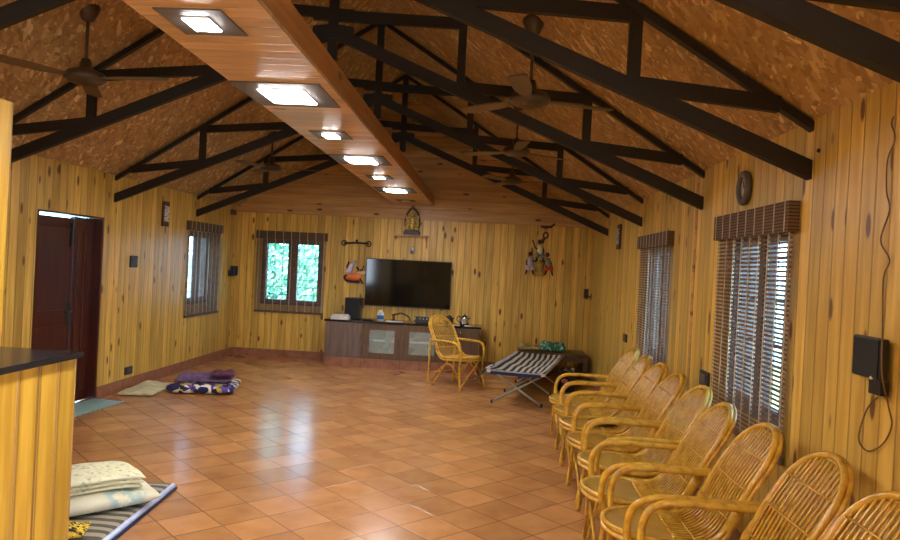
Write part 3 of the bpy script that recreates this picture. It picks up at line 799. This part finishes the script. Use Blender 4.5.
rd = MB(); rd.tube(cr([(-.10, -.012, .12), (-.07, -.012, .20), (-.03, -.012, .26)], 4), [.06, .06, .055, .05, .045, .04, .034, .028, .022], 8); rd.ball((-.015, -.014, .295), .032)
rd.build('rider', 'lilac', t)
MB().tube(cr([(-.13, -.01, .09), (-.16, -.01, .05), (-.12, -.01, -.0), (-.02, -.01, -.01), (.08, -.01, -.005)], 4), .018, 7).build('base', 'maroon', t)
MB().tube([(-.11, -.012, .14), (-.13, -.012, .22), (-.10, -.012, .29)], .014, 6).tube([(.08, -.01, .04), (.13, -.01, -.03)], .012, 6).tube([(.02, -.01, .22), (.06, -.01, .17)], .014, 6).tube([(.13, -.01, .24), (.11, -.01, .17), (.07, -.01, .16)], .010, 6).build('limbs', 'bronze', t)

# figurine wall hanging: three musicians round a drum, chain above
t = thing('figurine_wall_hanging', 'painted figurine group around an ochre drum hanging on the far wall', 'wall ornament', (.71, YF - .05, 1.47))
MB().lathe([(.075, 0), (.085, .02), (.06, .08), (.055, .10), (.075, .17), (.09, .20), (.08, .205)], n=16).build('drum', 'ochre', t)
def figure(x, z, s, top, legs, head_up, lean, seat=False):
    f = bpy.data.objects.new('figurine', None); COL.objects.link(f); f.parent = t; f.location = (x, 0, z)
    MB().tube(cr([(0, 0, .13 * s), (lean * .5, 0, .20 * s), (lean, 0, .27 * s)], 4), [.04 * s, .042 * s, .044 * s, .045 * s, .046 * s, .046 * s, .045 * s, .04 * s, .03 * s], 9).build('torso', top, f)
    MB().ball((lean * 1.15, -.005, .325 * s), .036 * s).build('head', 'skin', f)
    lg = MB()
    for q in (-1, 1): lg.tube([(q * .02 * s, 0, .15 * s), (q * .045 * s, -.01, .07 * s)], [.036 * s, .03 * s], 8)
    lg.build('trousers', legs, f)
    ft = MB()
    for q in (-1, 1): ft.tube([(q * .045 * s, -.01, .07 * s), (q * .055 * s, 0, .015 * s), (q * .065 * s, -.02, .005)], [.016 * s, .013 * s, .012 * s], 7)
    ft.build('feet', 'skin', f)
    am = MB(); sx = 1 if x < 0 else -1
    am.tube(cr([(lean, 0, .26 * s), (lean + sx * .06 * s, -.02, .21 * s), (lean + sx * .12 * s, -.01, (.23 + head_up) * s)], 4), .012 * s, 7)
    am.tube(cr([(lean, 0, .26 * s), (lean - sx * .06 * s, -.01, .20 * s), (lean - sx * .04 * s, -.02, .14 * s)], 4), .012 * s, 7)
    am.build('arms', 'skin', f)
figure(-.145, .02, .95, 'lilac', 'lilac', 0, .0)
figure(.145, .02, .95, 'green_paint', 'red', 0, -.03)
figure(.0, .21, .95, 'cream_paint', 'green_paint', .12, -.01)
N = 18
rg = MB().tube([(.07 + .035 * cos(2 * pi * i / N), .0, .62 + .042 * sin(2 * pi * i / N)) for i in range(N)], .012, 6, closed=True)
rg.tube([(.03, 0, .50), (.06, 0, .58)], .012, 6)
rg.build('ring', 'bronze', t)
MB().tube(cr([(.0, 0, .755), (.05, 0, .735), (.10, 0, .74), (.15, 0, .76), (.20, 0, .80)], 4), .015, 7).tube([(.075, 0, .66), (.075, 0, .74)], .004, 5).tube([(-.01, 0, .75), (.16, 0, .75)], .018, 7).build('hanger_bar', 'skin', t)

# ------------------------------------------------------------------ left wall things
def wallbox(name, X, y, z, wy, hz, d, inn, mat, label, cat, inner=None, group=None):
    t = thing(name, label, cat, (X, y, z), 0, group)
    MB().b(inn * .001, inn * d, -wy / 2, wy / 2, 0, hz).build('back_plate', mat, t, bevel=.003)
    if inner == 'switch':
        q = MB()
        for i in range(3): q.b(inn * d, inn * (d + .005), -wy / 2 + .02 + i * (wy - .04) / 3 + .003, -wy / 2 + .02 + (i + 1) * (wy - .04) / 3 - .003, hz * .25, hz * .75)
        q.build('switch_rockers', 'backing', t)
    if inner == 'socket':
        MB().b(inn * d, inn * (d + .004), -wy * .3, wy * .3, hz * .2, hz * .8).build('socket_face', 'backing', t)
    if inner == 'carve':
        MB().b(inn * d, inn * (d + .008), -wy * .38, wy * .38, hz * .2, hz * .82).build('carved_inlay', 'white_mirror', t)
    return t
wallbox('switch_board', XL, 7.58, 1.36, .15, .13, .02, 1, 'plate', 'black switch board on the left wall between door and window', 'switch', 'switch')
wallbox('power_socket', XL, 7.58, .165, .15, .085, .02, 1, 'plate', 'black power socket low on the left wall above the skirting', 'socket', 'socket')
wallbox('wall_plaque', XL, 8.27, 1.86, .15, .30, .03, 1, 'skin', 'small dark carved plaque with pale inlay high on the left wall', 'plaque', 'carve')
wallbox('junction_box', XL, 10.47, 2.17, .15, .075, .04, 1, 'skin', 'small dark brown box high in the far left corner', 'box', None)
wallbox('power_socket', XR, 7.67, .83, .17, .085, .02, -1, 'plate', 'dark socket on the right wall beyond the narrow blind', 'socket', 'socket')
wallbox('power_socket', XR, 4.83, .83, .18, .10, .02, -1, 'plate', 'dark socket on the right wall left of the large blind', 'socket', 'socket')
wallbox('wall_plaque', XR, 8.31, 1.85, .16, .29, .03, -1, 'skin', 'small dark carved plaque with pale inlay on the right wall', 'plaque', 'carve')
def speaker(X, y, z, inn, label, w=.16, h=.16, d=.13, yaw=0, g=.05):
    t = thing('wall_speaker', label, 'loudspeaker', (X, y, z), 0, 'small black wall speakers')
    MB().b(inn * .001, inn * .012, -.035, .035, -.04, .05).build('bracket', 'black', t)
    MB().tube([(inn * .012, 0, .0), (inn * g, 0, .01)], .012, 8).build('bracket_arm', 'black', t)
    R = Matrix.Rotation(radians(yaw), 3, 'Z')
    MB().box((inn * (g + d / 2), 0, h * .3), (d, w, h), R).build('housing', 'black', t, bevel=.006)
    MB().box((inn * (g + d + .002), 0, h * .3), (.004, w * .88, h * .9), R).build('grille', 'black_matt', t)
    MB().ball((inn * (g + d + .003), -w * .25 if inn < 0 else w * .25, -h * .16), .007, seg=8).build('badge', 'white', t)
speaker(XR, 2.745, 1.24, -1, 'black wall speaker with a hanging cable near the right edge of the photo', w=.20, h=.155, d=.03, g=.02)
MB().b(-.045, -.014, -.10, -.02, -.085, -.0305).build('lower_bracket', 'black', bpy.data.objects['wall_speaker'])
speaker(XR, 10.45, 1.20, -1, 'small black wall speaker in the far right corner', w=.13, h=.15, d=.05)
speaker(XL, 10.45, 1.27, 1, 'small black wall speaker in the far left corner beside the window', w=.15, h=.15, d=.06)
t = thing('wall_clock', 'small round dark-rimmed clock high above the large blind', 'clock', (XR, 4.24, 2.10))
N = 28
rm = MB().tube([(-.02, .072 * cos(2 * pi * i / N), .083 * sin(2 * pi * i / N)) for i in range(N)], .022, 8, closed=True); rm.build('rim', 'backing', t)
fc = MB().lathe([(.065, -.001), (.065, -.018)], n=24, axis='X'); fc.build('dial', 'face', t)
MB().bar((-.020, 0, 0), (-.020, .01, .045), .005, .003).bar((-.020, 0, 0), (-.020, -.03, .01), .005, .003).build('hands', 'bronze', t)
cab = MB().tube(cr([(XR - 0.01, 2.719, 2.193), (XR - 0.01, 2.73, 2.169), (XR - 0.01, 2.701, 2.107), (XR - 0.01, 2.744, 2.035), (XR - 0.01, 2.739, 1.917), (XR - 0.01, 2.712, 1.843), (XR - 0.01, 2.762, 1.733), (XR - 0.01, 2.694, 1.656), (XR - 0.01, 2.728, 1.589), (XR - 0.01, 2.719, 1.431), (XR - 0.066, 2.612, 1.397), (XR - 0.066, 2.6, 1.242), (XR - 0.01, 2.649, 1.117), (XR - 0.01, 2.624, 1.054), (XR - 0.01, 2.675, 0.975), (XR - 0.01, 2.774, 0.924), (XR - 0.01, 2.843, 0.957), (XR - 0.01, 2.796, 1.077), (XR - 0.01, 2.722, 1.14)], 5), .003, 6)
tag(cab.build('speaker_cable', 'wire'), 'thin brown cable trailing down the right wall and looping below the near speaker', 'cable')
tag(MB().lathe([(.010, -.001), (.010, -.006), (.006, -.012)], (XR, 3.33, 2.17), 10, 'X').build('wall_hook', 'bronze'), 'small dark hook on the right wall beside a truss foot', 'hook')

# ------------------------------------------------------------------ kitchen counter and partition, front left
t = thing('kitchen_counter', 'pine-panelled bar counter with a black granite top at the lower left', 'counter', (-2.2, 3.27, 0))
MB().b(-.19, .225, -4.2, -.02, 0, 1.02).build('panelled_body', 'counter_pine', t)
MB().b(-.20, .255, -4.22, 0, 1.021, 1.05).build('granite_top', 'granite', t, bevel=.004, label='black polished granite top')
gr = MB()
for i in range(30): gr.b(.2255, .229, -.02 - i * .137 - .004, -.02 - i * .137 + .004, .0, 1.018)
gr.build('cover_beads', 'shelf_pine', t)
struct(MB().b(-2.60, -2.475, YB, 3.43, 0, 2.27).build('wall_partition', 'counter_pine'), 'pine partition wall behind the counter at the left edge')

# ------------------------------------------------------------------ bench and folding cot
t = thing('bench', 'low dark wooden bench against the far right wall behind the cot', 'bench', (.92, 10.20, 0))
MB().b(-.48, .48, -.30, .28, .37, .40).build('top', 'bench', t, bevel=.004)
for sx in (-1, 1):
    for sy in (-1, 1): MB().b(sx * .45 - .03, sx * .45 + .03, sy * .26 - .03 - .01, sy * .26 + .03 - .01, 0, .369).build('leg', 'bench', t)
MB().b(-.45, .45, -.29, -.26, .29, .369).build('apron', 'bench', t)
MB().b(-.45, .45, -.24, .22, .12, .14).build('lower_shelf', 'bench', t)
g = MB().soft(.38, .30, .11, wig=.05, seed=5, nx=26, ny=22); tag(g.build('green_cloth', 'greencloth', loc=(.93, 10.22, .40)), 'crumpled green printed cloth heaped on the bench', 'cloth')
tag(MB().soft(.30, .26, .07, wig=.03, seed=9, nx=20).build('straw_mat', 'straw', loc=(.58, 10.20, .40)), 'crumpled straw-coloured mat on the left end of the bench', 'mat')
# bottles and bag beside the bench
for i, (x, y, lb) in enumerate(((1.06, 9.55, 'dark water bottle with white cap on the floor, left of a pair near the bench'), (1.15, 9.50, 'dark water bottle with white cap on the floor, right of a pair near the bench'))):
    b = thing('water_bottle', lb, 'bottle', (x, y, 0), 0, 'water bottles on the floor by the bench')
    MB().lathe([(.040, 0), (.044, .01), (.044, .17), (.030, .205), (.018, .22)], n=14).build('bottle', 'black', b)
    MB().lathe([(.022, .2205), (.022, .26), (.015, .27)], n=12).build('cap', 'white', b)
b = thing('handbag', 'black bag with a pink patch on the floor behind the far rattan chair', 'bag', (1.02, 9.15, 0))
MB().soft(.26, .18, .24, nx=14, ny=12, wig=.02, seed=2).build('body', 'black_matt', b)
MB().ball((-.02, -.086, .15), .045, (1, .2, .7)).build('patch', 'pink', b)
MB().tube(cr([(-.09, 0, .22), (-.05, 0, .30), (.05, 0, .30), (.09, 0, .22)], 5), .008, 6).build('handle', 'black_matt', b)

ct = thing('folding_cot', 'folding camp cot with black and white striped canvas on crossed metal legs', 'folding cot', (.52, 8.84, 0), radians(-12))
HWc, HL, ZC = .32, .93, .39
for s in (-1, 1): MB().tube([(s * HWc, -HL, ZC), (s * HWc, HL, ZC)], .014, 10).build('side_rail', 'alu', ct)
for y in (-.80, 0, .78):
    for s in (-1, 1):
        lg = MB().tube([(s * .285, y + s * .013, .012), (-s * HWc, y + s * .013, ZC - .01)], .011, 8).build('leg', 'alu', ct)
        MB().lathe([(.015, 0), (.015, .035)], (s * .285, y + s * .013, 0), 10).build('rubber_foot', 'black_matt', lg)
MB().tube([(-.30, -HL, ZC), (.30, -HL, ZC)], .012, 8).build('end_bar', 'alu', ct)
# canvas: sagging sheet with thickness, hem over the end bar
cv = MB(); NX, NY = 30, 40; G = []
for lay in (0, 1):
    R = []
    for i in range(NX + 1):
        row = []
        for j in range(NY + 1):
            a = -1 + 2 * i / NX; bq = -1 + 2 * j / NY
            sag = -.075 * (1 - a * a) * (1 - .9 * bq ** 6) - .008 * sin(bq * 9) * (1 - a * a)
            row.append(cv.bm.verts.new((a * (HWc + .016), bq * (HL + .02), ZC + .020 + sag - lay * .004)))
        R.append(row)
    G.append(R)
for R in G:
    for i in range(NX):
        for j in range(NY): f = cv.bm.faces.new((R[i][j], R[i + 1][j], R[i + 1][j + 1], R[i][j + 1])); f.smooth = True
for i in range(NX):
    for j in (0, NY): cv.bm.faces.new((G[0][i][j], G[0][i + 1][j], G[1][i + 1][j], G[1][i][j]))
for j in range(NY):
    for i in (0, NX): cv.bm.faces.new((G[0][i][j], G[0][i][j + 1], G[1][i][j + 1], G[1][i][j]))
cvo = cv.build('canvas', 'cot', ct)
hm = MB(); hm.box((0, -HL - .022, ZC - .020), (.60, .006, .034)); hm.build('end_hem', 'navy', cvo)
for s in (-1, 1): MB().box((s * .31, -HL - .02, ZC - .003), (.045, .02, .032)).build('corner_sleeve', 'paper', cvo)
# striped cloth flap over the near left corner
fl = MB(); A = []
pts = cr([(-.30, 0, .425), (-.345, 0, .415), (-.385, 0, .37), (-.42, 0, .32), (-.47, 0, .285)], 5)
for lay in (0, 1):
    A.append([[fl.bm.verts.new((p.x, -.93 + .26 * (j / 10) - .06 * (i / len(pts)), p.z + .01 * sin(j * 1.3) - lay * .006)) for j in range(11)] for i, p in enumerate(pts)])
for R in A:
    for i in range(len(pts) - 1):
        for j in range(10): f = fl.bm.faces.new((R[i][j], R[i + 1][j], R[i + 1][j + 1], R[i][j + 1])); f.smooth = True
for i in range(len(pts) - 1):
    for j in (0, 10): fl.bm.faces.new((A[0][i][j], A[0][i + 1][j], A[1][i + 1][j], A[1][i][j]))
for j in range(10):
    for i in (0, len(pts) - 1): fl.bm.faces.new((A[0][i][j], A[0][i][j + 1], A[1][i][j + 1], A[1][i][j]))
fl.build('hanging_flap', stripes('flap_stripes', 'Y', .07, (.02, .02, .03), (.62, .60, .56), .5), ct)

# ------------------------------------------------------------------ soft things on the floor
o = MB().soft(.36, .84, .022, nx=20, ny=30, wig=.012, seed=1, p=9).build('door_mat', 'rug')
o.location = (-3.87, 6.50, 0); o.rotation_euler = (0, 0, radians(-6)); tag(o, 'pale teal cotton mat on the tiles in front of the red door', 'mat')
o = MB().soft(.37, .76, .040, nx=22, ny=30, wig=.022, seed=4, p=7).build('floor_cushion', 'cushion')
o.location = (-3.77, 7.60, 0); o.rotation_euler = (0, 0, radians(7)); tag(o, 'flat cream ribbed cushion lying on the floor by the left wall', 'cushion')
qt = thing('printed_quilt', 'folded quilt printed in navy, yellow and white under the purple cloth', 'quilt', (-3.20, 7.84, 0), radians(12))
MB().soft(.70, .68, .09, nx=34, ny=30, wig=.006, seed=8, p=6).build('lower_fold', 'patch', qt)
for i_, (x_, w_) in enumerate(((-.23, .25), (.01, .22), (.23, .24))):
    MB().tube([(x_ - w_ / 2, -.30, .064), (x_ - w_ * .3, -.31, .065), (x_ + w_ * .3, -.31, .065), (x_ + w_ / 2, -.30, .063)], [.03, .05, .048, .03], 12).build('rolled_end', 'patch', qt)
o = MB().soft(.62, .54, .06, nx=34, ny=30, wig=.026, seed=6, p=5).build('purple_blanket', 'purple')
o.location = (-3.25, 7.95, .096); o.rotation_euler = (0, 0, radians(14)); tag(o, 'purple blanket crumpled on top of the printed quilt', 'blanket')
o = MB().soft(.24, .36, .035, nx=18, ny=18, wig=.02, seed=12, p=5).build('maroon_cloth', 'maroon')
o.location = (-3.02, 7.88, .172); o.rotation_euler = (0, 0, radians(20)); tag(o, 'dark maroon cloth on the right of the purple blanket', 'cloth')

# bedding beside the counter
mt = thing('striped_mat', 'grey striped sleeping mat with pale blue edge beside the counter', 'sleeping mat', (-2.345, 3.93, 0), radians(4))
MB().soft(.74, 1.04, .05, nx=30, ny=40, wig=.006, seed=2, p=14, edge=.3).build('mattress', 'mat', mt)
MB().tube(cr([(.372, -.51, .025), (.375, -.2, .028), (.375, .2, .026), (.372, .51, .026)], 5), .016, 8).build('piping', 'edge', mt)
MB().tube([(.391, -.51, .010), (.392, .51, .010)], .008, 6).build('edge_binding', 'navy', mt)
pl = MB().soft(.66, .44, .10, nx=34, ny=30, wig=.014, seed=11, p=4.0, edge=.45)
o = pl.build('pillow', 'motif'); o.location = (-2.27, 3.95, .055); o.rotation_euler = (0, 0, radians(46)); tag(o, 'off-white pillow with a blue motif lying on the striped mat', 'pillow')
q = thing('folded_quilt', 'cream floral folded quilt on top of the off-white pillow', 'quilt', (-2.33, 3.93, .163), radians(46))
for i in range(3):
    MB().soft(.60 - .015 * i, .36 + .01 * i, .030, nx=30, ny=22, wig=.008, seed=20 + i, p=8, edge=.4, top=(lambda a, b: .012 - .022 * a ** 4 - .012 * b * b)).build('layer', 'cream', q, loc=(.012 * i, -.006 * i, .028 * i))
o = MB().soft(.30, .20, .035, nx=20, ny=22, wig=.02, seed=31, p=5).build('printed_cloth', 'yellow')
o.location = (-2.20, 3.52, .052); o.rotation_euler = (0, 0, radians(20)); tag(o, 'yellow and black printed cloth at the near end of the striped mat', 'cloth')
# ------------------------------------------------------------------ outside the windows
struct(MB().b(-40, 40, -40, 60, -.35, -.30).build('ground', 'soil'), 'garden ground outside')
struct(MB().b(6.4, 6.55, -2, 42, -.3, 1.5).build('wall_added_right', plain('pale_blue_plaster', (.62, .82, .95), .9, 0, .25, 3)), 'pale blue wall added outside to give the right windows a blue glow')  # added wall, coloured so the right blinds glow blue
struct(MB().b(-9.6, -9.45, 4, 42, -.3, 1.5).build('wall_added_left', bpy.data.materials['pale_blue_plaster']), 'pale blue wall added outside to give the left window a blue glow')  # matching added wall, turns the light behind the left blind blue
rl = random.Random(3)
def tree(x, y, h, r, label, n=1500):
    t = thing('garden_tree', label, 'tree', (x, y, -.3), 0, 'trees outside the windows')
    MB().tube([(0, 0, 0), (.05, 0, h * .5), (0, .03, h * .8)], [.10, .07, .04], 8).build('trunk', 'bark', t)
    f = MB()
    for _ in range(n):
        while True:
            p = Vector((rl.uniform(-1, 1), rl.uniform(-1, 1), rl.uniform(-1, 1)))
            if p.length < 1: break
        c = Vector((p.x * r, p.y * r * .6, h * .55 + p.z * h * .48)); a = Vector((rl.uniform(-1, 1), rl.uniform(-1, 1), rl.uniform(-1, 1))).normalized()
        b = a.orthogonal().normalized(); s = rl.uniform(.05, .10); cc = a.cross(b)
        vs = [f.bm.verts.new(c + b * s), f.bm.verts.new(c + cc * s * .45), f.bm.verts.new(c - b * s), f.bm.verts.new(c - cc * s * .45)]
        f.bm.faces.new(vs)
    f.build('foliage', 'leaf', t)
tree(-4.4, 13.2, 2.9, 1.0, 'leafy green tree seen through the left half of the far window', 2600)
tree(-3.1, 14.9, 3.0, 1.1, 'leafy green tree seen through the right half of the far window', 2600)

# ------------------------------------------------------------------ light and camera
w = bpy.data.worlds.new('sky'); SC.world = w; w.use_nodes = True
bg = w.node_tree.nodes['Background']; bg.inputs[0].default_value = (.34, .66, 1.0, 1); bg.inputs[1].default_value = 14.0
sun = bpy.data.objects.new('sun', bpy.data.lights.new('sun', 'SUN')); COL.objects.link(sun)
sun.data.energy = 16; sun.data.angle = radians(8); sun.rotation_euler = (radians(32), radians(4), 0)
for x_, sg in ((XL - .02, -1), (XR + .02, 1)):
    ar_ = bpy.data.objects.new('added_side_fill', bpy.data.lights.new('added_side_fill', 'AREA')); COL.objects.link(ar_)  # fill lamps added out of view to brighten the room from both sides
    ar_.data.shape = 'RECTANGLE'; ar_.data.size = 1.7; ar_.data.size_y = 1.0; ar_.data.energy = 60; ar_.data.color = (.90, .95, 1.0)
    ar_.location = (x_, -1.5, 1.38); ar_.rotation_euler = (radians(90), 0, radians(90 * sg))

f_ = 700.; psi = radians(3.44); pt = radians(-.3); rho = radians(2.9)
Fv = Vector((-sin(psi) * cos(pt), cos(psi) * cos(pt), sin(pt))); r0 = Vector((cos(psi), sin(psi), 0)); u0 = r0.cross(Fv)
Rv = cos(rho) * r0 + sin(rho) * u0; Uv = cos(rho) * u0 - sin(rho) * r0
cam = bpy.data.objects.new('camera', bpy.data.cameras.new('camera')); COL.objects.link(cam)
cam.matrix_world = Matrix(((Rv.x, Uv.x, -Fv.x, 0), (Rv.y, Uv.y, -Fv.y, 0), (Rv.z, Uv.z, -Fv.z, H), (0, 0, 0, 1)))
cam.data.sensor_width = 36; cam.data.lens = 36 * f_ / 900; cam.data.clip_start = .05
SC.camera = cam
SC.view_settings.view_transform = 'Standard'; SC.view_settings.look = 'None'; SC.view_settings.exposure = 0.92; SC.view_settings.gamma = 1
